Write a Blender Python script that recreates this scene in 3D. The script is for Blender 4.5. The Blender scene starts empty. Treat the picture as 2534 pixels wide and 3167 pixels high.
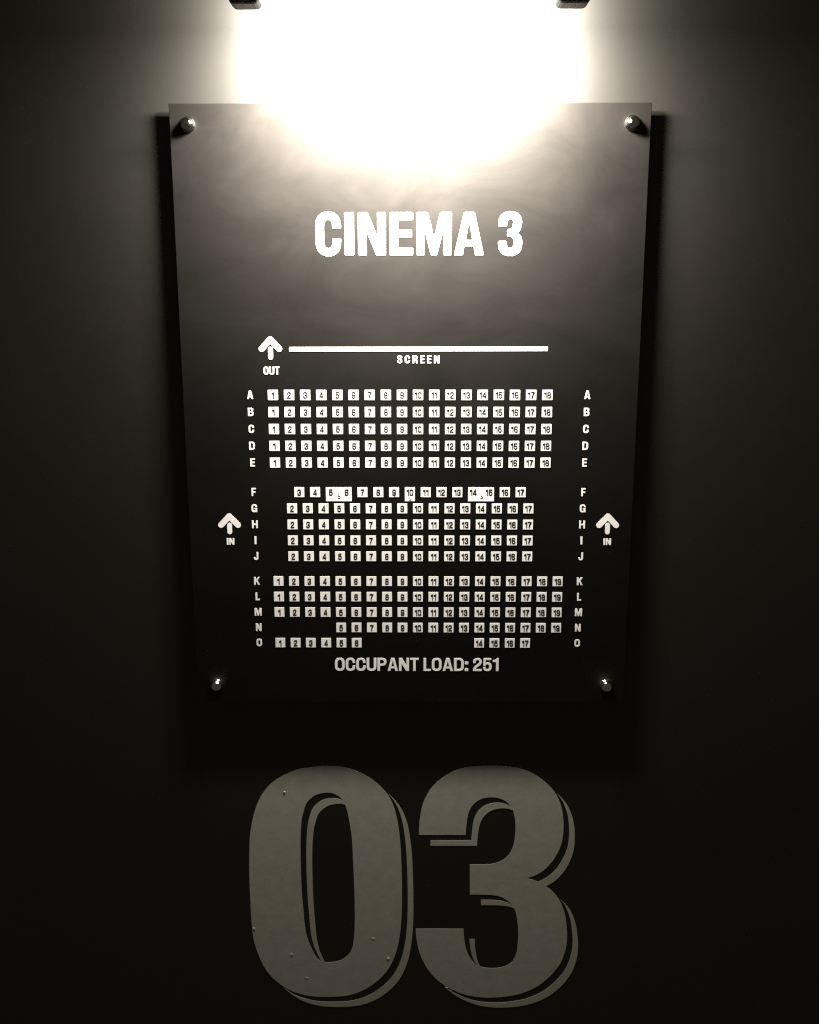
import bpy, bmesh, math, random
from mathutils import Vector, Matrix, Euler

random.seed(7)
SC = bpy.context.scene
COL = SC.collection
EYE = 1.6                                    # camera height above the floor line, metres

# ------------------------------------------------------------------ camera, world, exposure
cam_data = bpy.data.cameras.new('camera')
cam = bpy.data.objects.new('camera', cam_data)
COL.objects.link(cam)
cam.location = (0.0, -1.35, EYE)
_p, _y, _r = math.radians(12.70894949), math.radians(-0.43125164), math.radians(-0.05524419)
_f = Vector((math.sin(_y)*math.cos(_p), math.cos(_y)*math.cos(_p), -math.sin(_p)))
_rt = Vector((math.cos(_y), -math.sin(_y), 0.0))
_up = _rt.cross(_f)
_rt2 = _rt*math.cos(_r) + _up*math.sin(_r)
_up2 = _up*math.cos(_r) - _rt*math.sin(_r)
cam.rotation_euler = Matrix((_rt2, _up2, -_f)).transposed().to_euler()
cam_data.sensor_fit = 'VERTICAL'
cam_data.sensor_height = 24.0
cam_data.lens = 24.0*3200/3167
cam_data.clip_start = 0.01
cam_data.clip_end = 50.0
SC.camera = cam

world = bpy.data.worlds.new('World')
SC.world = world
world.use_nodes = True
bg = world.node_tree.nodes['Background']
bg.inputs['Color'].default_value = (1.0, 0.93, 0.78, 1)
bg.inputs['Strength'].default_value = 0.045   # the dim, warm dark of the corridor

SC.view_settings.view_transform = 'Standard'
SC.view_settings.look = 'None'
SC.view_settings.exposure = 0.0
SC.view_settings.gamma = 1.0
SC.view_settings.use_curve_mapping = False
SC.cycles.max_bounces = 8
SC.cycles.filter_width = 1.2
SC.cycles.use_denoising = False
SC.cycles.caustics_reflective = False
SC.cycles.sample_clamp_indirect = 1.0

TUBE_EMIT = 4.0
DOWN_POWER, BACK_POWER = 35.0, 35.0
LIGHT_COL = (1.0, 0.96, 0.90)

# ------------------------------------------------------------------ materials
def new_mat(name):
    m = bpy.data.materials.new(name); m.use_nodes = True
    nt = m.node_tree
    return m, nt, nt.nodes['Principled BSDF']

def ramp(nt, fac, stops):
    r = nt.nodes.new('ShaderNodeValToRGB')
    el = r.color_ramp.elements
    while len(el) < len(stops): el.new(0.5)
    for e, (p, c) in zip(el, stops):
        e.position = p; e.color = (c[0], c[1], c[2], 1)
    nt.links.new(fac, r.inputs['Fac'])
    return r.outputs['Color']

def noise(nt, scale, detail=4, rough=0.5, stretch=None, dist=0.0):
    tc = nt.nodes.new('ShaderNodeTexCoord')
    src = tc.outputs['Object']
    if stretch:
        mp = nt.nodes.new('ShaderNodeMapping'); mp.inputs['Scale'].default_value = stretch
        nt.links.new(src, mp.inputs['Vector']); src = mp.outputs['Vector']
    n = nt.nodes.new('ShaderNodeTexNoise')
    n.inputs['Scale'].default_value = scale; n.inputs['Detail'].default_value = detail
    n.inputs['Roughness'].default_value = rough; n.inputs['Distortion'].default_value = dist
    nt.links.new(src, n.inputs['Vector'])
    return n.outputs['Fac']

def bump(nt, bsdf, heights):
    prev = None
    for h, strength, dist in heights:
        b = nt.nodes.new('ShaderNodeBump')
        b.inputs['Strength'].default_value = strength; b.inputs['Distance'].default_value = dist
        nt.links.new(h, b.inputs['Height'])
        if prev: nt.links.new(prev, b.inputs['Normal'])
        prev = b.outputs['Normal']
    nt.links.new(prev, bsdf.inputs['Normal'])

def satin(nt, bsdf, col, rough, mottle=None):
    """a wide satin sheen laid over the body colour"""
    g = nt.nodes.new('ShaderNodeBsdfAnisotropic'); g.distribution = 'BECKMANN'
    g.inputs['Roughness'].default_value = rough
    if mottle: nt.links.new(mottle, g.inputs['Color'])
    else: g.inputs['Color'].default_value = (*col, 1)
    ad = nt.nodes.new('ShaderNodeAddShader')
    nt.links.new(bsdf.outputs[0], ad.inputs[0]); nt.links.new(g.outputs[0], ad.inputs[1])
    nt.links.new(ad.outputs[0], nt.nodes['Material Output'].inputs['Surface'])
    return g

# dark olive-charcoal satin wall paint
M_WALL, nt, b = new_mat('wall_paint')
mx = nt.nodes.new('ShaderNodeMix'); mx.data_type = 'RGBA'; mx.blend_type = 'MULTIPLY'; mx.inputs[0].default_value = 1.0
nt.links.new(ramp(nt, noise(nt, 7, 5, 0.6), [(0.32, (0.0054, 0.0057, 0.0034)), (0.68, (0.0076, 0.0064, 0.0044))]), mx.inputs[6])
nt.links.new(ramp(nt, noise(nt, 38, 4, 0.6, dist=0.5), [(0.3, (0.90, 0.94, 0.90)), (0.7, (1.08, 1.0, 1.04))]), mx.inputs[7])
nt.links.new(mx.outputs[2], b.inputs['Base Color'])
nt.links.new(ramp(nt, noise(nt, 5, 4, 0.5, dist=0.4), [(0.3, (0.50,)*3), (0.7, (0.58,)*3)]), b.inputs['Roughness'])
b.inputs['Specular IOR Level'].default_value = 0.08
bump(nt, b, [(noise(nt, 420, 3, 0.6), 0.18, 0.0006), (noise(nt, 55, 2, 0.5), 0.05, 0.002)])
satin(nt, b, (0.0490, 0.0474, 0.0440), 0.65)

# black satin acrylic of the sign
M_PLATE, nt, b = new_mat('black_acrylic')
nt.links.new(ramp(nt, noise(nt, 6, 5, 0.6, stretch=(1, 1, 1.6), dist=0.5), [(0.3, (0.0014, 0.0013, 0.0010)), (0.7, (0.0022, 0.0020, 0.0015))]), b.inputs['Base Color'])
nt.links.new(ramp(nt, noise(nt, 5.5, 5, 0.6, stretch=(1, 1, 2.2), dist=0.6), [(0.28, (0.44,)*3), (0.72, (0.54,)*3)]), b.inputs['Roughness'])
b.inputs['Specular IOR Level'].default_value = 0.06
bump(nt, b, [(noise(nt, 900, 2, 0.6), 0.04, 0.0003)])
satin(nt, b, None, 0.67, ramp(nt, noise(nt, 7, 5, 0.6, stretch=(1, 1, 1.7), dist=0.8), [(0.28, (0.0200, 0.0186, 0.0164)), (0.72, (0.0390, 0.0345, 0.0305))]))

def flat(name, col, rough, spec=0.4, bumpiness=None, var=0.06):
    m, nt, b = new_mat(name)
    lo = tuple(c*(1-var) for c in col); hi = tuple(min(1, c*(1+var)) for c in col)
    nt.links.new(ramp(nt, noise(nt, 60, 4, 0.6), [(0.3, lo), (0.7, hi)]), b.inputs['Base Color'])
    b.inputs['Roughness'].default_value = rough
    b.inputs['Specular IOR Level'].default_value = spec
    if bumpiness: bump(nt, b, bumpiness(nt))
    return m

M_WHITE = flat('white_print', (0.76, 0.725, 0.68), 0.6, 0.15)
M_BLACK = flat('black_print', (0.012, 0.011, 0.009), 0.5, 0.3)
M_PALE = flat('faded_grey_print', (0.58, 0.555, 0.51), 0.55, 0.3)
M_GREY = flat('grey_vinyl', (0.270, 0.252, 0.202), 0.6, 0.15,
              lambda nt: [(noise(nt, 620, 3, 0.6), 0.10, 0.0004), (noise(nt, 40, 2, 0.5), 0.05, 0.002)], var=0.07)
M_BLISTER = flat('blister_painted_glint', (0.46, 0.43, 0.37), 0.3, 0.6)  # raised vinyl blisters; their bright glints are put into the paler base colour
M_SCUFF = flat('pale_scuff', (0.011, 0.0105, 0.008), 0.5, 0.3)
M_HOUSE = flat('bronze_lamp_metal', (0.040, 0.037, 0.028), 0.5, 0.5)
M_CHROME, nt, b = new_mat('polished_chrome')
b.inputs['Base Color'].default_value = (0.72, 0.68, 0.63, 1)
b.inputs['Metallic'].default_value = 1.0
nt.links.new(ramp(nt, noise(nt, 300, 2), [(0.3, (0.06,)*3), (0.7, (0.14,)*3)]), b.inputs['Roughness'])
bump(nt, b, [(noise(nt, 220, 0, 0.5), 0.5, 0.0016)])
M_TUBE, nt, b = new_mat('glowing_diffuser')
b.inputs['Base Color'].default_value = (0.8, 0.8, 0.78, 1)
b.inputs['Emission Color'].default_value = (*LIGHT_COL, 1)
b.inputs['Emission Strength'].default_value = TUBE_EMIT
M_TUBE.cycles.emission_sampling = 'NONE'

# ------------------------------------------------------------------ object helpers
def link_mesh(name, me, mat, parent=None, smooth=False):
    me.name = name
    o = bpy.data.objects.new(name, me)
    me.materials.clear(); me.materials.append(mat)
    COL.objects.link(o)
    if smooth:
        for p in me.polygons: p.use_smooth = True
    if parent:
        o.parent = parent
        o.matrix_parent_inverse = Matrix.Translation(-parent.location)
    return o

def thing(name, label, cat, loc, group=None):
    o = bpy.data.objects.new(name, None); COL.objects.link(o)
    o.location = loc; o.empty_display_size = 0.05
    o['label'] = label; o['category'] = cat
    if group: o['group'] = group
    return o

def bm_mesh(bm):
    me = bpy.data.meshes.new('m'); bm.to_mesh(me); bm.free(); return me

def box(bm, x0, x1, y0, y1, z0, z1, bev=0.0, seg=3):
    r = bmesh.ops.create_cube(bm, size=1.0)
    vs = r['verts']
    for v in vs:
        v.co = Vector(((x0+x1)/2 + v.co.x*(x1-x0), (y0+y1)/2 + v.co.y*(y1-y0), (z0+z1)/2 + v.co.z*(z1-z0)))
    if bev:
        es = list({e for v in vs for e in v.link_edges})
        bmesh.ops.bevel(bm, geom=es, offset=bev, segments=seg, profile=0.5, affect='EDGES')

def fill(shapes, front, thick, jitter=0):
    """Closed 2D outlines (x, z) with holes -> thin solid standing on a vertical plane; its face lies at y = -front."""
    cu = bpy.data.curves.new('c', 'CURVE'); cu.dimensions = '2D'; cu.fill_mode = 'BOTH'; cu.extrude = thick/2
    for pts in shapes:
        sp = cu.splines.new('POLY'); sp.points.add(len(pts)-1); sp.use_cyclic_u = True
        for q, (x, z) in zip(sp.points, pts): q.co = (x, z, 0, 1)
    o = bpy.data.objects.new('c', cu); COL.objects.link(o)
    dg = bpy.context.evaluated_depsgraph_get()
    me = bpy.data.meshes.new_from_object(o.evaluated_get(dg))
    bpy.data.objects.remove(o); bpy.data.curves.remove(cu)
    for v in me.vertices:
        x, y, z = v.co
        v.co = (x, -(front - thick/2) - z, y + EYE)
    me.update()
    return me

# ------------------------------------------------------------------ lettering: a bold condensed grotesque drawn from outlines
def arc(cx, cy, rx, ry, a0, a1, n=9, e=2.35):
    out = []
    for i in range(n+1):
        a = math.radians(a0 + (a1-a0)*i/n)
        c, s = math.cos(a), math.sin(a)
        out.append((cx + rx*math.copysign(abs(c)**(2/e), c), cy + ry*math.copysign(abs(s)**(2/e), s)))
    return out

def bez(p0, p1, p2, p3, n=8):
    out = []
    for i in range(n+1):
        t = i/n; u = 1-t
        out.append(tuple(u*u*u*p0[k] + 3*u*u*t*p1[k] + 3*u*t*t*p2[k] + t*t*t*p3[k] for k in (0, 1)))
    return out

def rr(x0, y0, x1, y1, rx, ry):
    return arc(x1-rx, y1-ry, rx, ry, 0, 90) + arc(x0+rx, y1-ry, rx, ry, 90, 180) + arc(x0+rx, y0+ry, rx, ry, 180, 270) + arc(x1-rx, y0+ry, rx, ry, 270, 360)

def sweep(pts, s, h):
    L, R = [], []
    for i, p in enumerate(pts):
        a = pts[max(0, i-1)]; b = pts[min(len(pts)-1, i+1)]
        dx, dy = b[0]-a[0], b[1]-a[1]; d = math.hypot(dx, dy) or 1
        nx, ny = -dy/d, dx/d
        w = 0.5*math.hypot(s*nx, h*ny)
        L.append((p[0]+nx*w, p[1]+ny*w)); R.append((p[0]-nx*w, p[1]-ny*w))
    return L, R

def dedupe(c):
    out = []
    for p in c:
        if not out or math.hypot(p[0]-out[-1][0], p[1]-out[-1][1]) > 1e-4: out.append(p)
    if math.hypot(out[0][0]-out[-1][0], out[0][1]-out[-1][1]) < 1e-4: out.pop()
    return out

ADV = dict(A=.66, B=.61, C=.60, D=.62, E=.50, F=.47, G=.63, H=.64, I=.22, J=.50, K=.65, L=.46, M=.80, N=.64, O=.62, P=.58, R=.62,
           S=.58, T=.55, U=.62)
ADV.update({d: .56 for d in '02345678 9'.replace(' ', '')}); ADV['1'] = .37; ADV[':'] = .22; ADV[' '] = .24

def glyph(ch, w=None, s=.2, h=None):
    w = w or ADV[ch]; h = h or s*.86
    m = w/2
    if ch in 'O0': c = [rr(0, 0, w, 1, m, .36), rr(s, h, w-s, 1-h, m-s, .36-h*.8)]
    elif ch == 'A':
        t = s*.62; y0, y1 = .20, .20+h*.85
        f = lambda y: (m-t)*y                   # outer left edge x at height y
        g = lambda y: s*1.04 + (m-s*1.04)*y/.80
        c = [[(0, 0), (m-t, 1), (m+t, 1), (w, 0), (w-s*1.04, 0), (w-g(y0)+.01, y0), (g(y0)-.01, y0), (s*1.04, 0)],
             [(g(y1), y1), (w-g(y1), y1), (m, .80)]]
    elif ch == 'B':
        c = [[(0, 0), (0, 1), (w*.5, 1)] + arc(w*.5, .755, w*.46, .245, 90, 0) + bez((w*.96, .755), (w*.96, .62), (w*.88, .55), (w*.76, .525))
             + bez((w*.76, .525), (w*.92, .5), (w, .42), (w, .285)) + arc(w*.5, .285, w*.5, .285, 0, -90),
             [(s, .59), (w*.5, .59)] + arc(w*.5, .715, w*.46-s, .125, -90, 90) + [(s, .84)],
             [(s, h), (w*.5, h)] + arc(w*.5, .31, w*.5-s, .31-h, -90, 90) + [(s, .45)]]
        c[2][-1] = (s, 2*.31-h)
    elif ch == 'C':
        c = [[(w, .62)] + arc(m, .66, m, .34, 0, 180) + arc(m, .34, m, .34, 180, 360) + [(w, .40), (w-s, .40)]
             + arc(m, .34, m-s, .34-h, 0, -180) + arc(m, .66, m-s, .34-h, 180, 0) + [(w-s, .62)]]
    elif ch == 'G':
        c = [[(w, .65)] + arc(m, .66, m, .34, 0, 180) + arc(m, .34, m, .34, 180, 300) + [(w*.86, .08), (w*.88, 0), (w, 0), (w, .53), (w*.52, .53), (w*.52, .53-h), (w-s, .53-h)]
             + arc(m, .32, m-s, .32-h, 0, -180) + arc(m, .66, m-s, .34-h, 180, 0) + [(w-s, .65)]]
    elif ch == 'D':
        c = [[(0, 0), (0, 1), (w*.45, 1)] + arc(w*.45, .66, w*.55, .34, 90, 0) + arc(w*.45, .34, w*.55, .34, 0, -90),
             [(s, h), (s, 1-h), (w*.45, 1-h)] + arc(w*.45, .66, w*.55-s, .34-h, 90, 0) + arc(w*.45, .34, w*.55-s, .34-h, 0, -90)]
    elif ch == 'E': c = [[(0, 0), (0, 1), (w, 1), (w, 1-h), (s, 1-h), (s, .5+h*.55), (w*.95, .5+h*.55), (w*.95, .5-h*.45), (s, .5-h*.45), (s, h), (w, h), (w, 0)]]
    elif ch == 'F': c = [[(0, 0), (0, 1), (w, 1), (w, 1-h), (s, 1-h), (s, .5+h*.45), (w*.94, .5+h*.45), (w*.94, .5-h*.55), (s, .5-h*.55), (s, 0)]]
    elif ch == 'H': c = [[(0, 0), (0, 1), (s, 1), (s, .5+h/2), (w-s, .5+h/2), (w-s, 1), (w, 1), (w, 0), (w-s, 0), (w-s, .5-h/2), (s, .5-h/2), (s, 0)]]
    elif ch == 'I': c = [[(0, 0), (0, 1), (w, 1), (w, 0)]]
    elif ch == 'J': c = [[(w-s, 1), (w, 1), (w, .28)] + arc(m, .28, m, .28, 0, -180) + [(0, .36), (s*.95, .36)] + arc(m, .28, m-s*.97, .28-h, -180, 0)]
    elif ch == 'K': c = [[(0, 0), (0, 1), (s, 1), (s, .58), (w-s*1.2, 1), (w*.98, 1), (w*.60, .57), (w, 0), (w-s*1.15, 0), (s*1.55, .42), (s, .34), (s, 0)]]
    elif ch == 'L': c = [[(0, 0), (0, 1), (s, 1), (s, h), (w, h), (w, 0)]]
    elif ch == 'M':
        k = s*.95
        c = [[(0, 0), (0, 1), (s*1.35, 1), (m, .40), (w-s*1.35, 1), (w, 1), (w, 0), (w-k, 0), (w-k, .62), (m+s*.36, 0), (m-s*.36, 0), (k, .62), (k, 0)]]
    elif ch == 'N': c = [[(0, 0), (0, 1), (s*1.12, 1), (w-s*.98, .44), (w-s*.98, 1), (w, 1), (w, 0), (w-s*1.12, 0), (s*.98, .56), (s*.98, 0)]]
    elif ch == 'P':
        c = [[(0, 0), (0, 1), (w*.5, 1)] + arc(w*.5, .70, w*.5, .30, 90, -90) + [(s, .40), (s, 0)],
             [(s, .40+h), (w*.48, .40+h)] + arc(w*.48, .70, w*.52-s, .30-h, -90, 90) + [(s, 1-h)]]
    elif ch == 'R':
        c = [[(0, 0), (0, 1), (w*.5, 1)] + arc(w*.5, .73, w*.48, .27, 90, 0) + bez((w*.98, .73), (w*.98, .58), (w*.92, .52), (w*.78, .48))
             + bez((w*.78, .48), (w*.93, .44), (w*.95, .36), (w*.95, .25)) + [(w, 0), (w-s, 0), (w-s*1.12, .26)] + bez((w-s*1.12, .26), (w-s*1.14, .36), (w*.62, .40), (w*.48, .40)) + [(s, .40), (s, 0)],
             [(s, .40+h), (w*.5, .40+h)] + arc(w*.5, .705, w*.48-s, .295-h, -90, 90) + [(s, 1-h)]]
    elif ch == 'T': c = [[(m-s/2, 0), (m-s/2, 1-h), (0, 1-h), (0, 1), (w, 1), (w, 1-h), (m+s/2, 1-h), (m+s/2, 0)]]
    elif ch == 'U': c = [[(0, 1), (s, 1), (s, .33)] + arc(m, .32, m-s, .32-h, 180, 360) + [(w-s, 1), (w, 1), (w, .33)] + arc(m, .32, m, .32, 0, -180)]
    elif ch == 'S':
        cl = arc(m, .735, m-s/2, .265-h/2, 0, 180) + bez((s/2, .735), (s/2, .48), (w-s/2, .55), (w-s/2, .27), 10) + arc(m, .27, m-s/2, .27-h/2, 0, -180)
        cl = [(w-s/2, .66)] + cl + [(s/2, .33)]
        cl = dedupe(cl); L, R = sweep(cl, s, h); c = [L + R[::-1]]
    elif ch == '2':
        cl = [(s/2, .62)] + arc(m, .70, m-s/2, .30-h/2, 180, 0) + bez((w-s/2, .70), (w-s/2, .46), (s*.62, .40), (s*.60, h), 10)
        cl = dedupe(cl); L, R = sweep(cl, s, h)
        c = [L[:-1] + [(s*1.25, h), (w, h), (w, 0), (0, 0), (0, h)][::1]]
        c = [L[:-1] + [(L[-1][0], h)] + [(w, h), (w, 0), (0, 0), (0, h*.9)] + R[:-1][::-1]] if L[-1][0] > R[-1][0] else [R[:-1] + [(R[-1][0], h), (w, h), (w, 0), (0, 0), (0, h*.9)] + L[:-1][::-1]]
    elif ch == '3':
        c = [[(0, .66)] + arc(m*.98, .735, m*.98, .265, 180, 0) + bez((w*.96, .735), (w*.96, .62), (w*.90, .55), (w*.78, .52))
             + bez((w*.78, .52), (w*.92, .49), (w, .42), (w, .28)) + arc(m, .28, m, .28, 0, -180) + [(0, .34), (s, .34)]
             + arc(m, .28, m-s, .28-h, -180, 0) + bez((w-s, .30), (w-s, .42), (w*.56, .44), (w*.37, .44)) + [(w*.37, .44+h*.9)]
             + bez((w*.37, .44+h*.9), (w*.56, .44+h*.9), (w*.96-s, .62), (w*.96-s, .73)) + arc(m*.98, .735, m*.98-s, .265-h, 0, 180) + [(s, .66)]]
    elif ch == '5':
        c = [[(w*.07, 1), (w*.94, 1), (w*.94, 1-h), (w*.07+s*.85, 1-h), (w*.05+s*.85, .62)] + bez((w*.05+s*.85, .62), (w*.40, .66), (w*.50, .665), (w*.55, .665), 3)
             + arc(w*.55, .33, w*.45, .335, 90, 0) + arc(m, .33, m, .33, 0, -180) + [(0, .31), (s, .31)]
             + arc(m, .30, m-s, .30-h, -180, 0) + arc(m, .34, m-s, .33-h, 0, 180) + [(s*.95, .41), (w*.02, .41)]]
    elif ch in '69':
        c = [[(w, .75)] + arc(m, .76, m, .24, 0, 180) + arc(m, .30, m, .30, 180, 360) + arc(m, .32, m, .27, 0, 100) + [(s*1.15, .555), (s, .53), (s, .70)]
             + arc(m, .75, m-s, .25-h, 180, 0) + [(w-s, .75)], rr(s, h, w-s, .59-h, m-s, .15)]
        if ch == '9': c = [[(w-x, 1-y) for x, y in k] for k in c]
    elif ch == '7': c = [[(0, 1), (w, 1), (w, 1-h)] + bez((w, 1-h), (w*.72, .62), (w*.56, .30), (w*.52, 0)) + bez((w*.52-s*1.05, 0), (w*.22, .34), (w*.42, .62), (w-s*1.15, 1-h)) + [(0, 1-h)]]
    elif ch == '8':
        c = [arc(m, .745, m*.94, .255, 0, 180) + bez((w*.03, .745), (w*.03, .62), (w*.10, .55), (w*.2, .53)) + bez((w*.2, .53), (w*.07, .49), (0, .42), (0, .28))
             + arc(m, .28, m, .28, 180, 360) + bez((w, .28), (w, .42), (w*.93, .49), (w*.8, .53)) + bez((w*.8, .53), (w*.9, .55), (w*.97, .62), (w*.97, .745)),
             rr(s*1.05, .53+h*.42, w-s*1.05, 1-h*.95, m-s*1.05, .15), rr(s, h, w-s, .53-h*.42, m-s, .16)]
    elif ch == '4':
        x2 = w*.86; x1 = x2-s
        c = [[(x1, 0), (x2, 0), (x2, .21), (w, .21), (w, .21+h), (x2, .21+h), (x2, 1), (x1-.02, 1), (0, .24+h), (0, .21), (x1, .21)],
             [(x1, .21+h), (x1, .74), (s*.75, .21+h)]]
    elif ch == '1':
        c = [[(w-s, 0), (w, 0), (w, 1), (w-s*.72, 1)] + bez((w-s*.72, 1), (w-s*.85, .88), (w*.28, .85), (0, .845)) + [(0, .70), (w-s, .70)]]
    elif ch == ':': c = [[(0, 0), (w, 0), (w, w*.9), (0, w*.9)], [(0, .52), (w, .52), (w, .52+w*.9), (0, .52+w*.9)]]
    else: c = []
    return [dedupe(k) for k in c], w

def round_corners(c, r, lim=38):
    out = []; n = len(c)
    for i in range(n):
        p0, p1, p2 = Vector(c[i-1]), Vector(c[i]), Vector(c[(i+1) % n])
        a, b = p0-p1, p2-p1
        ang = 180 - math.degrees(a.angle(b)) if a.length and b.length else 0
        if ang > lim:
            ra, rb = min(r, a.length*.45), min(r, b.length*.45)
            q0, q2 = p1 + a.normalized()*ra, p1 + b.normalized()*rb
            for k in range(5):
                t = k/4; u = 1-t
                q = q0*u*u + p1*2*u*t + q2*t*t
                out.append((q.x, q.y))
        else: out.append(c[i])
    return out

def text_shapes(s, x0, z0, height, width=None, stem=.2, bar=None, track=.065, rnd=0, center=False, wmul=1.0):
    sh, x = [], 0.0
    for ch in s:
        if ch == ' ': x += ADV[' ']*wmul; continue
        c, w = glyph(ch, ADV[ch]*wmul, stem, bar)
        if rnd: c = [round_corners(k, rnd) for k in c]
        sh += [[(x+px, py) for px, py in k] for k in c]
        x += w + track
    total = x - track
    kx = (width/total) if width else height
    off = x0 - total*kx/2 if center else x0
    return [[(off+px*kx, z0+py*height) for px, py in k] for k in sh]

def catmull(pts, closed=True, n=4):
    out = []; N = len(pts)
    rng = range(N if closed else N-1)
    for i in rng:
        g = (lambda j: pts[j % N]) if closed else (lambda j: pts[max(0, min(N-1, j))])
        p0, p1, p2, p3 = g(i-1), g(i), g(i+1), g(i+2)
        for k in range(n):
            t = k/n
            out.append(tuple(.5*((2*p1[a]) + (-p0[a]+p2[a])*t + (2*p0[a]-5*p1[a]+4*p2[a]-p3[a])*t*t + (-p0[a]+3*p1[a]-3*p2[a]+p3[a])*t**3) for a in (0, 1)))
    if not closed: out.append(pts[-1])
    return out

# ------------------------------------------------------------------ the wall
bm = bmesh.new()
box(bm, -2.4, 2.4, 0.0, 0.15, EYE-1.9, EYE+1.3)
wall = link_mesh('wall', bm_mesh(bm), M_WALL)
wall['kind'] = 'structure'
wall['label'] = 'dark olive charcoal painted wall behind the sign and lamp'
wall['category'] = 'wall'

def chip(x, z, lx, lz, rot, front, mat, parent, name):
    """a small raised flake or blister: a squashed, uneven dome lying on a face at y = -front"""
    bm = bmesh.new()
    bmesh.ops.create_uvsphere(bm, u_segments=14, v_segments=8, radius=1.0)
    rnd = random.Random(int(abs(x*9e4) + abs(z*7e4)))
    for v in bm.verts:
        k = 1 + rnd.uniform(-.16, .16)
        px, pz = v.co.x*lx*k, v.co.z*lz*k
        c, s = math.cos(rot), math.sin(rot)
        v.co = Vector((x + px*c - pz*s, -front - v.co.y*min(lx, lz)*.22, EYE + z + px*s + pz*c))
    return link_mesh(name, bm_mesh(bm), mat, parent, True)

# ------------------------------------------------------------------ wall lamp above the sign
LX0, LX1, LZ = -0.2085, 0.1905, EYE + 0.2955        # ends and underside of the lamp
LY0, LY1 = -0.121, -0.085
lamp = thing('wall_lamp', 'dark bronze bar lamp with a glowing white diffuser above the sign', 'wall lamp', ((LX0+LX1)/2, 0.0, LZ))
DX0, DX1 = -0.1745, 0.1545
for xa, xb in ((LX0, DX0), (DX1, LX1)):
    bm = bmesh.new(); box(bm, xa, xb, LY0, LY1, LZ, LZ+0.052, 0.006, 3)
    link_mesh('end_cap', bm_mesh(bm), M_HOUSE, lamp)
bm = bmesh.new(); box(bm, DX0+.0005, DX1-.0005, LY0+.001, LY1-.001, LZ+0.038, LZ+0.051, 0.003, 3)
link_mesh('housing', bm_mesh(bm), M_HOUSE, lamp)
bm = bmesh.new(); box(bm, DX0+.0005, DX1-.0005, LY0+.001, LY1-.002, LZ+0.0005, LZ+0.0375, 0.005, 5)
link_mesh('diffuser', bm_mesh(bm), M_TUBE, lamp, True)
# the light the diffuser gives off, downward and back to the wall
for nm, loc, aim, sy, pw in (('diffuser_light', ((DX0+DX1)/2, (LY0+LY1)/2, LZ-0.0008), (0, 0, -1), .030, DOWN_POWER),
                             ('diffuser_light', ((DX0+DX1)/2, LY1-0.0005, LZ+0.020), (0, 1, 0), .030, BACK_POWER)):
    ld = bpy.data.lights.new(nm, 'AREA'); ld.shape = 'RECTANGLE'; ld.size = DX1-DX0-.046; ld.size_y = sy
    ld.energy = pw; ld.color = LIGHT_COL
    lo = bpy.data.objects.new(nm, ld); COL.objects.link(lo); lo.location = loc
    lo.rotation_euler = Vector(aim).to_track_quat('-Z', 'Y').to_euler() if not aim[2] else (0, 0, 0)
    lo.parent = lamp; lo.matrix_parent_inverse = Matrix.Translation(-lamp.location)
bm = bmesh.new(); box(bm, -0.045, 0.027, -0.012, -0.0005, LZ+0.040, LZ+0.140, 0.003, 2)
link_mesh('backplate', bm_mesh(bm), M_HOUSE, lamp)
bm = bmesh.new(); box(bm, -0.021, 0.003, LY1-.0004, -0.0125, LZ+0.040, LZ+0.050, 0.002, 2)
link_mesh('arm', bm_mesh(bm), M_HOUSE, lamp)

# ------------------------------------------------------------------ the sign
KS = 1.0026                                          # plan measured at 16 mm off the wall, hung at 12.5 mm
PX0, PX1, PZ0, PZ1 = -0.3027*KS, 0.2843*KS, EYE-0.5703*KS, EYE+0.2080*KS
GAP, FACE = 0.0085, 0.0125
sign = thing('cinema_sign', 'black acrylic seating plan sign headed CINEMA 3, standing off the dark wall', 'sign', ((PX0+PX1)/2, 0.0, PZ0))
bm = bmesh.new(); box(bm, PX0, PX1, -FACE, -GAP, PZ0, PZ1, 0.0006, 2)
link_mesh('panel', bm_mesh(bm), M_PLATE, sign)

def printed(name, shapes, mat=M_WHITE, parent=sign, lift=.0003, thick=.0005):
    shapes = [[(x*KS, z*KS) for x, z in c] for c in shapes]
    return link_mesh(name, fill(shapes, FACE+lift, thick), mat, parent)

# standoff screws: barrel through the panel, collar and domed chrome cap
def lathe(prof, n=32):
    bm = bmesh.new(); rings = []
    for r, y in prof:
        if r < 1e-6: rings.append([bm.verts.new((0, y, 0))])
        else: rings.append([bm.verts.new((r*math.cos(2*math.pi*i/n), y, r*math.sin(2*math.pi*i/n))) for i in range(n)])
    for a, b in zip(rings, rings[1:]):
        for i in range(n):
            j = (i+1) % n
            if len(a) == 1: bm.faces.new((a[0], b[j], b[i]))
            elif len(b) == 1: bm.faces.new((a[i], a[j], b[0]))
            else: bm.faces.new((a[i], a[j], b[j], b[i]))
    bmesh.ops.recalc_face_normals(bm, faces=bm.faces)
    return bm_mesh(bm)

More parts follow.
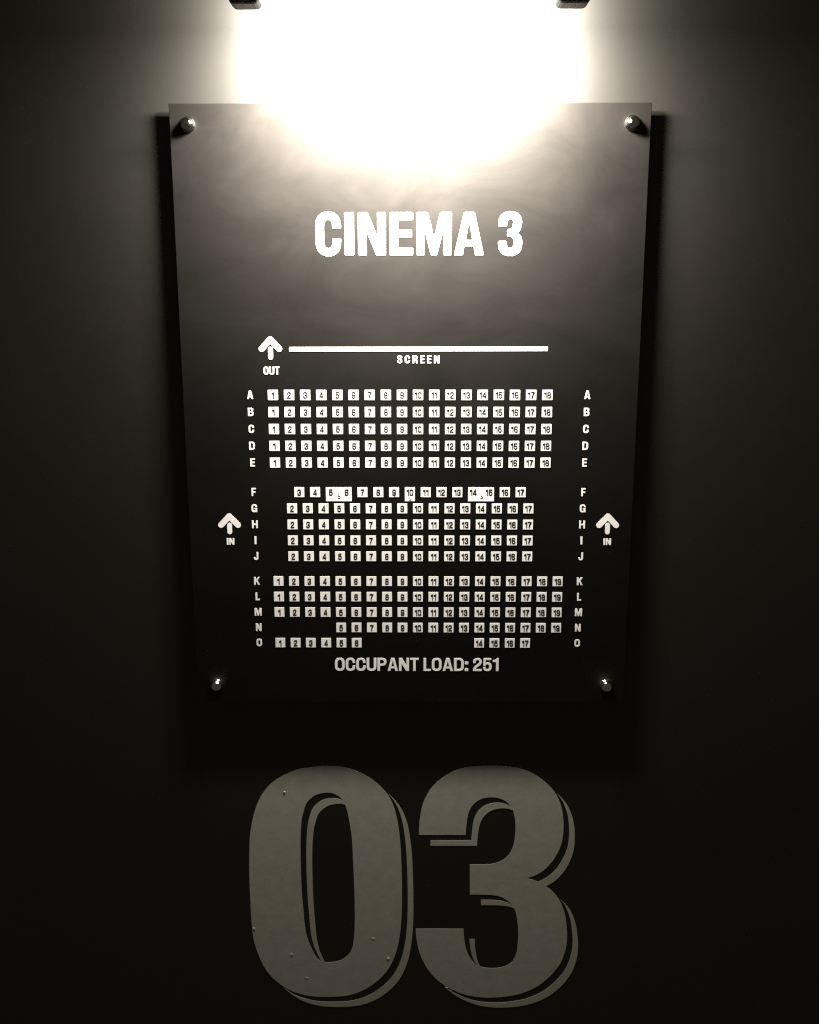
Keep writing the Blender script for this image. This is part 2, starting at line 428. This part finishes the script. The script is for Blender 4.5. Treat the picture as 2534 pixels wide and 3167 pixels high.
dome = [(0.0092, -FACE-.0001), (0.0094, -FACE-.0010), (0.0092, -FACE-.0022), (0.0084, -FACE-.0026), (0.0083, -FACE-.0030)]
for i in range(1, 11):
    a = i/10*math.pi/2
    dome.append((0.0083*math.cos(a) if i < 10 else 0.0, -FACE-.0030 - .0076*math.sin(a)))
cap_me = lathe(dome)
for p in cap_me.polygons: p.use_smooth = True
barrel_me = lathe([(0.0, -.0002), (0.0075, -.0002), (0.0075, -GAP+.0002), (0.0, -GAP+.0002)])
for x, z in ((-.2802, .1835), (.2615, .1842), (-.2755, -.5445), (.2595, -.5448)):
    c = bpy.data.objects.new('standoff_cap', cap_me); COL.objects.link(c)
    c.location = (x*KS, 0, EYE+z*KS); c.rotation_euler = (0, random.uniform(0, 6), 0)
    b_ = bpy.data.objects.new('barrel', barrel_me); COL.objects.link(b_)
    for me in (cap_me, barrel_me):
        if not me.materials: me.materials.append(M_CHROME)
    c.parent = sign; c.matrix_parent_inverse = Matrix.Translation(-sign.location)
    b_.parent = c; b_.location = (0, 0, 0)

# heading, letter by letter at the widths read off the sign
HB, HT = 0.0284, 0.0804
heading = []
for ch, a, b_ in (('C', -.1274, -.0947), ('I', -.0911, -.0785), ('N', -.0742, -.0389), ('E', -.0348, -.0049), ('M', -.0015, .0432), ('A', .0455, .0836), ('3', .1005, .1312)):
    H = HT - HB
    over = .0010 if ch in 'C3' else 0
    a += .0004; b_ -= .0004
    c, w = glyph(ch, (b_-a)/H, .205, .182)
    heading += [[(a + px*H, HB - over + py*(H+2*over)) for px, py in round_corners(k, .035)] for k in c]
printed('heading', heading)

printed('screen_bar', [round_corners([(-.1636, -.0907), (.1665, -.0903), (.1665, -.0846), (-.1636, -.0849)], .0008)])
printed('screen_caption', text_shapes('SCREEN', -.0255, -.1056, .0098, width=.0540, stem=.20, bar=.155, track=.30))
def arrow(x, ztop, zstem_top, zbot, half, drop, t):
    """an up arrow: a rounded chevron and a separate rounded stem"""
    r = t/2
    top = ztop - r*1.35
    d = Vector((half-r, -(drop-r*1.0))).normalized(); n = Vector((-d.y, d.x))
    e = Vector((x+half-r, top-(drop-2*r)+0))
    apex = Vector((x, top))
    d = (e-apex).normalized(); n = Vector((-d.y, d.x))
    cap = []
    a0 = math.degrees(math.atan2(n.y, n.x))
    for i in range(9):
        a = math.radians(a0 - 180*i/8); cap.append((e.x + r*math.cos(a), e.y + r*math.sin(a)))
    inner = (x, apex.y - r/max(.2, abs(n.y)))
    outer = []
    for i in range(7):
        a = math.radians(180-a0 + (2*a0-180)*i/6); outer.append((apex.x + r*math.cos(a), apex.y + r*math.sin(a)))
    right = outer + cap
    left = [(2*x-px, pz) for px, pz in cap][::-1]
    head = right + [inner] + left
    rs = t*.41
    stem = arc(x, zstem_top-rs, rs, rs, 0, 180, e=2) + arc(x, zbot+rs, rs, rs, 180, 360, e=2)
    return [dedupe(head), dedupe(stem)]
for x, zt, zs, zb, cap_s, cx, cb, ctop in ((-.1875, -.0702, -.0845, -.1012, 'OUT', -.1870, -.1201, -.1098),
                                           (-.2489, -.3016, -.3157, -.3312, 'IN', -.2484, -.3457, -.3367),
                                           (.2522, -.3015, -.3153, -.3310, 'IN', .2526, -.3455, -.3366)):
    a = printed('direction_arrow', arrow(x, zt, zs, zb, .0151, .0196, .0077))
    a['label'] = 'OUT arrow beside the screen line' if cap_s == 'OUT' else ('IN arrow by the row H letter, %s margin' % ('right' if x > 0 else 'left'))
    wd = .0206 if cap_s == 'OUT' else .0101
    printed('arrow_caption', text_shapes(cap_s, cx, cb, ctop-cb, width=wd, stem=.195, bar=.155, track=.08, center=True))

# seats: a lattice of squares with printed numbers
X10, PITCH, Q, NH = 0.00120, 0.020805, 0.0132, 0.0079
cx = lambda c: X10 + PITCH*(c-10)
ROWS = {}
for i, k in enumerate('ABCDE'): ROWS[k] = -.1462 - .02212*i
ROWS['F'] = -.2741
for i, k in enumerate('GHIJ'): ROWS[k] = -.2960 - .02183*i
for i, k in enumerate('KLMNO'): ROWS[k] = -.3960 - .02183*i
SEATS = {k: range(1, 19) for k in 'ABCDE'}
SEATS.update({k: range(2, 18) for k in 'GHIJ'})
SEATS.update({k: range(1, 20) for k in 'KLM'})
SEATS['N'] = range(5, 20); SEATS['O'] = list(range(1, 7)) + list(range(14, 18))

def num_shapes(n, x, z):
    return text_shapes(str(n), x, z-NH/2, NH, stem=.150, bar=.110, track=.10, center=True, wmul=1.10)
def square(x0, x1, z0, z1):
    j = lambda: random.uniform(-.00008, .00008)
    return round_corners([(x0+j(), z0+j()), (x1+j(), z0+j()), (x1+j(), z1+j()), (x0+j(), z1+j())], .0004)
def wheelchair(x, z, k):
    """a small seated figure in a wheelchair: head, body and wheel"""
    ring = [(x + k*.10 + k*.42*math.cos(a), z - k*.30 + k*.42*math.sin(a)) for a in [math.radians(200 + 15*i) for i in range(18)]]
    L, R = sweep(ring, k*.13, k*.13)
    body = [(x-k*.12, z+k*.50), (x-k*.02, z+k*.02), (x+k*.30, z+k*.02), (x+k*.50, z-k*.45)]
    L2, R2 = sweep(body, k*.15, k*.15)
    head = [(x - k*.12 + k*.15*math.cos(math.radians(30*i)), z + k*.80 + k*.15*math.sin(math.radians(30*i))) for i in range(12)]
    return L + R[::-1], L2 + R2[::-1], head

for row in 'ABCDE':
    for c in SEATS[row]:
        x, z = cx(c), ROWS[row]
        sq = printed('seat_square', [square(x-Q/2, x+Q/2, z-Q/2, z+Q/2)])
        printed('seat_number', num_shapes(c, x, z), M_BLACK, sq, .00055, .0003)
zF = ROWS['F']; fx = lambda c: cx(c) - .0107
for c in (3, 4, 7, 8, 9, 11, 12, 13, 16, 17):
    sq = printed('seat_square', [square(fx(c)-Q/2, fx(c)+Q/2, zF-Q/2, zF+Q/2)])
    printed('seat_number', num_shapes(c, fx(c), zF), M_BLACK, sq, .00055, .0003)
    if c == 9: printed('ink_smudge', [rr(fx(9)+.0004, zF-.0048, fx(9)+.0016, zF-.0014, .0006, .0012)], M_BLACK, sq, .00075, .0002)
for a, b_ in ((5, 6), (10, 10), (14, 15)):
    sq = printed('wheelchair_space', [square(fx(a)-Q/2, fx(b_)+Q/2, zF-.0121, zF+Q/2)])
    sq['label'] = 'taller seat square with a faint grey wheelchair mark'
    for c in sorted({a, b_}): printed('seat_number', num_shapes(c, fx(c), zF), M_BLACK, sq, .00055, .0003)
    k = .0042 if a != b_ else .0026
    xm, zm = (fx(a)+fx(b_))/2, (zF-.0045 if a != b_ else zF-.0084)
    for i, s_ in enumerate(wheelchair(xm, zm, k)):
        if i == 0: shp = [s_]
        else: shp.append(s_)
    me = [fill([[(x*KS, z*KS) for x, z in s_]], FACE+.00055+.0001*i, .0003) for i, s_ in enumerate(shp)]
    bm = bmesh.new()
    for m_ in me: bm.from_mesh(m_)
    for m_ in me: bpy.data.meshes.remove(m_)
    link_mesh('wheelchair_symbol', bm_mesh(bm), M_PALE, sq)
sq_shapes, no_shapes = [], []
for row in 'GHIJKLMNO':
    for c in SEATS[row]:
        x, z = cx(c), ROWS[row]
        sq_shapes.append(square(x-Q/2, x+Q/2, z-Q/2, z+Q/2)); no_shapes += num_shapes(c, x, z)
far = printed('seat_squares', sq_shapes); far['kind'] = 'stuff'
nums = printed('seat_numbers', no_shapes, M_BLACK, far, .00055, .0003); nums['kind'] = 'stuff'

# row letters down both margins
for i, row in enumerate('ABCDEFGHIJKLMNO'):
    for x in (-.2156 + .00006*i, .2191 - .0001*i):
        dx = {'J': .0016 if x < 0 else -.0006, 'I': .0012 if x < 0 else 0}.get(row, 0)
        printed('row_letter', text_shapes(row, x, ROWS[row]-.0052, .0107, stem=.21, bar=.17, center=True, wmul=1.12))
printed('occupancy_line', text_shapes('OCCUPANT LOAD: 251', -.1122, -.5238, .0186, width=.2237, stem=.165, bar=.14, track=.065))

# fine scratches on the acrylic
for x, z, lx, lz, r in ((-.0002, -.466, .0003, .0065, -.08), (-.0010, -.4800, .00025, .0035, .1)):
    chip(x, z, lx, lz, r, FACE+.0008, M_SCUFF, sign, 'scratch')

# ------------------------------------------------------------------ the large vinyl numerals below the sign
ZERO_OUT = [(-0.1287, -0.6729), (-0.152, -0.6755), (-0.1664, -0.6782), (-0.1808, -0.6835), (-0.1954, -0.6914), (-0.2082, -0.7013), (-0.2176, -0.7125), (-0.2252, -0.7253), (-0.2311, -0.7401), (-0.2358, -0.757), (-0.2389, -0.7729), (-0.2409, -0.787), (-0.2432, -0.8273), (-0.2437, -0.8579), (-0.2435, -0.8887), (-0.2431, -0.9157), (-0.2421, -0.9407), (-0.2397, -0.9576), (-0.2361, -0.9723), (-0.2319, -0.985), (-0.2267, -0.9978), (-0.2186, -1.011), (-0.2086, -1.0223), (-0.1939, -1.0345), (-0.1753, -1.043), (-0.1565, -1.0472), (-0.1339, -1.0482), (-0.1093, -1.0466), (-0.0904, -1.0415), (-0.0715, -1.0313), (-0.0525, -1.0141), (-0.0393, -0.9948), (-0.0299, -0.9693), (-0.0246, -0.9398), (-0.0222, -0.9086), (-0.0216, -0.8776), (-0.0221, -0.8367), (-0.0238, -0.7943), (-0.0269, -0.7643), (-0.0317, -0.7405), (-0.0397, -0.7208), (-0.0522, -0.7042), (-0.0682, -0.6906), (-0.086, -0.6806), (-0.1056, -0.6748)]
ZERO_IN = [(-0.1295, -0.7146), (-0.1422, -0.7172), (-0.1522, -0.7241), (-0.1587, -0.733), (-0.163, -0.7469), (-0.1657, -0.7608), (-0.1676, -0.7867), (-0.1683, -0.8169), (-0.1683, -0.8474), (-0.1676, -0.8781), (-0.1663, -0.9008), (-0.1645, -0.93), (-0.1609, -0.9509), (-0.1557, -0.9656), (-0.1503, -0.9783), (-0.144, -0.9863), (-0.1328, -0.9893), (-0.1215, -0.9884), (-0.1103, -0.9845), (-0.1008, -0.976), (-0.095, -0.9633), (-0.0926, -0.9464), (-0.0912, -0.9255), (-0.0909, -0.8985), (-0.0912, -0.8676), (-0.0923, -0.8227), (-0.0936, -0.7865), (-0.0964, -0.7625), (-0.0994, -0.7447), (-0.1028, -0.7328), (-0.106, -0.726), (-0.1116, -0.7201), (-0.1197, -0.7158)]
THREE = [[(0.003, -0.7805), (0.0033, -0.7662), (0.0048, -0.7503), (0.0078, -0.7345), (0.0132, -0.7197), (0.0221, -0.705), (0.0346, -0.6923), (0.0523, -0.6806), (0.0719, -0.6747), (0.0933, -0.6723), (0.1182, -0.6722), (0.1379, -0.6747), (0.1558, -0.6799), (0.1721, -0.689), (0.1867, -0.7016), (0.197, -0.7143), (0.2036, -0.728), (0.2081, -0.7437), (0.2101, -0.7615), (0.2101, -0.7795), (0.2079, -0.7945), (0.2025, -0.8096), (0.1948, -0.8237), (0.1833, -0.837), (0.1707, -0.8451), (0.1586, -0.8492)], [(0.1586, -0.8492), (0.1728, -0.8537), (0.1873, -0.862), (0.199, -0.8726), (0.2076, -0.8839), (0.2135, -0.8973), (0.2176, -0.9118), (0.2205, -0.9326), (0.2213, -0.9493), (0.2199, -0.964), (0.2153, -0.9831), (0.2065, -1.0001), (0.1938, -1.0161), (0.1774, -1.0302), (0.157, -1.0406), (0.1364, -1.0458), (0.1157, -1.0481), (0.095, -1.0478), (0.0743, -1.044), (0.0573, -1.0372), (0.0403, -1.0269), (0.0261, -1.0137), (0.0148, -0.9978), (0.0064, -0.9797), (0.0013, -0.9607), (-0.0011, -0.9439), (-0.0017, -0.9328)], [(-0.0017, -0.9328), (0.0687, -0.9326)], [(0.0687, -0.9326), (0.0694, -0.9436), (0.0711, -0.9583), (0.0744, -0.971), (0.0792, -0.9815), (0.0867, -0.9915), (0.0928, -0.9955), (0.1055, -0.998), (0.1205, -0.9977), (0.1316, -0.9947), (0.1408, -0.9876), (0.1465, -0.9759), (0.1486, -0.9601), (0.1492, -0.9433), (0.1485, -0.9287), (0.1463, -0.912), (0.1427, -0.8992), (0.1379, -0.8918), (0.1313, -0.8852), (0.122, -0.8797), (0.111, -0.8771), (0.0963, -0.8763), (0.0773, -0.8762)], [(0.0773, -0.8762), (0.0768, -0.8276)], [(0.0768, -0.8276), (0.0992, -0.8273), (0.1101, -0.8261), (0.1192, -0.823), (0.1273, -0.8179), (0.1335, -0.8108), (0.1373, -0.8028), (0.14, -0.7917), (0.1415, -0.7757), (0.1411, -0.7598), (0.1395, -0.7499), (0.1369, -0.74), (0.1328, -0.7331), (0.1264, -0.7272), (0.1174, -0.7227), (0.1083, -0.721), (0.0976, -0.722), (0.0887, -0.7254), (0.0816, -0.7313), (0.0763, -0.7392), (0.0728, -0.7501), (0.0711, -0.764), (0.07, -0.7803)], [(0.07, -0.7803), (0.003, -0.7805)]]

SH = (0.0166, -0.0172)
def shifted(shapes, k): return [[(x + SH[0]*k, z + SH[1]*k) for x, z in c] for c in shapes]
def bool_obj(me):
    o = bpy.data.objects.new('b', me); COL.objects.link(o); return o
def drop_line(shapes):
    """the thin offset line: the numeral moved down-right, less its half-way copy and less the numeral itself"""
    base = bool_obj(fill(shifted(shapes, 1.0), .0003, .0002))
    c1 = bool_obj(fill(shifted(shapes, .5), .0016, .0025))
    c2 = bool_obj(fill(shapes, .0016, .0025))
    for c in (c1, c2):
        m = base.modifiers.new('d', 'BOOLEAN'); m.operation = 'DIFFERENCE'; m.solver = 'EXACT'; m.object = c
    dg = bpy.context.evaluated_depsgraph_get(); dg.update()
    me = bpy.data.meshes.new_from_object(base.evaluated_get(dg))
    for o in (base, c1, c2): bpy.data.objects.remove(o)
    return me

def numeral(name, shapes, label, x, z, blisters):
    t = thing(name, label, 'wall numeral', (x, 0.0, EYE+z), 'large grey numerals on the wall')
    f = link_mesh('face', fill(shapes, .0003, .0002), M_GREY, t)
    link_mesh('drop_line', drop_line(shapes), M_GREY, t)
    for bx, bz, lx, lz, r in blisters:
        chip(bx, bz, lx*.7, lz*.55, r, .0006, M_BLISTER, f, 'blister')
    return t

zero = [catmull(ZERO_OUT), catmull(ZERO_IN)]
three = []
for seg in THREE:
    three += (catmull(seg, False) if len(seg) > 2 else list(seg))
three = [dedupe(three)]
numeral('wall_numeral', zero, 'large grey vinyl digit zero with a thin offset line, on the wall below the sign', -.133, -1.048,
        [(-.1888, -.7138, .0018, .0026, .5), (-.2394, -.9322, .0032, .0008, -.15), (-.2394, -.9340, .0028, .0006, -.2), (-.1848, -.9757, .0034, .0009, -.2), 
         (-.0426, -.9806, .0034, .0008, .1), (-.0424, -.9828, .0032, .0008, .2), (-.1642, -1.0146, .0060, .0004, -.18), (-.0651, -.9484, .0040, .0004, -.6), (-.0625, -.948, .0036, .0004, -.7)])
numeral('wall_numeral', three, 'large grey vinyl digit three with a thin offset line, on the wall below the sign', .110, -1.048,
        [(.0444, -1.0318, .0028, .0008, 0), (.051, -1.0355, .0016, .0004, -.3)])
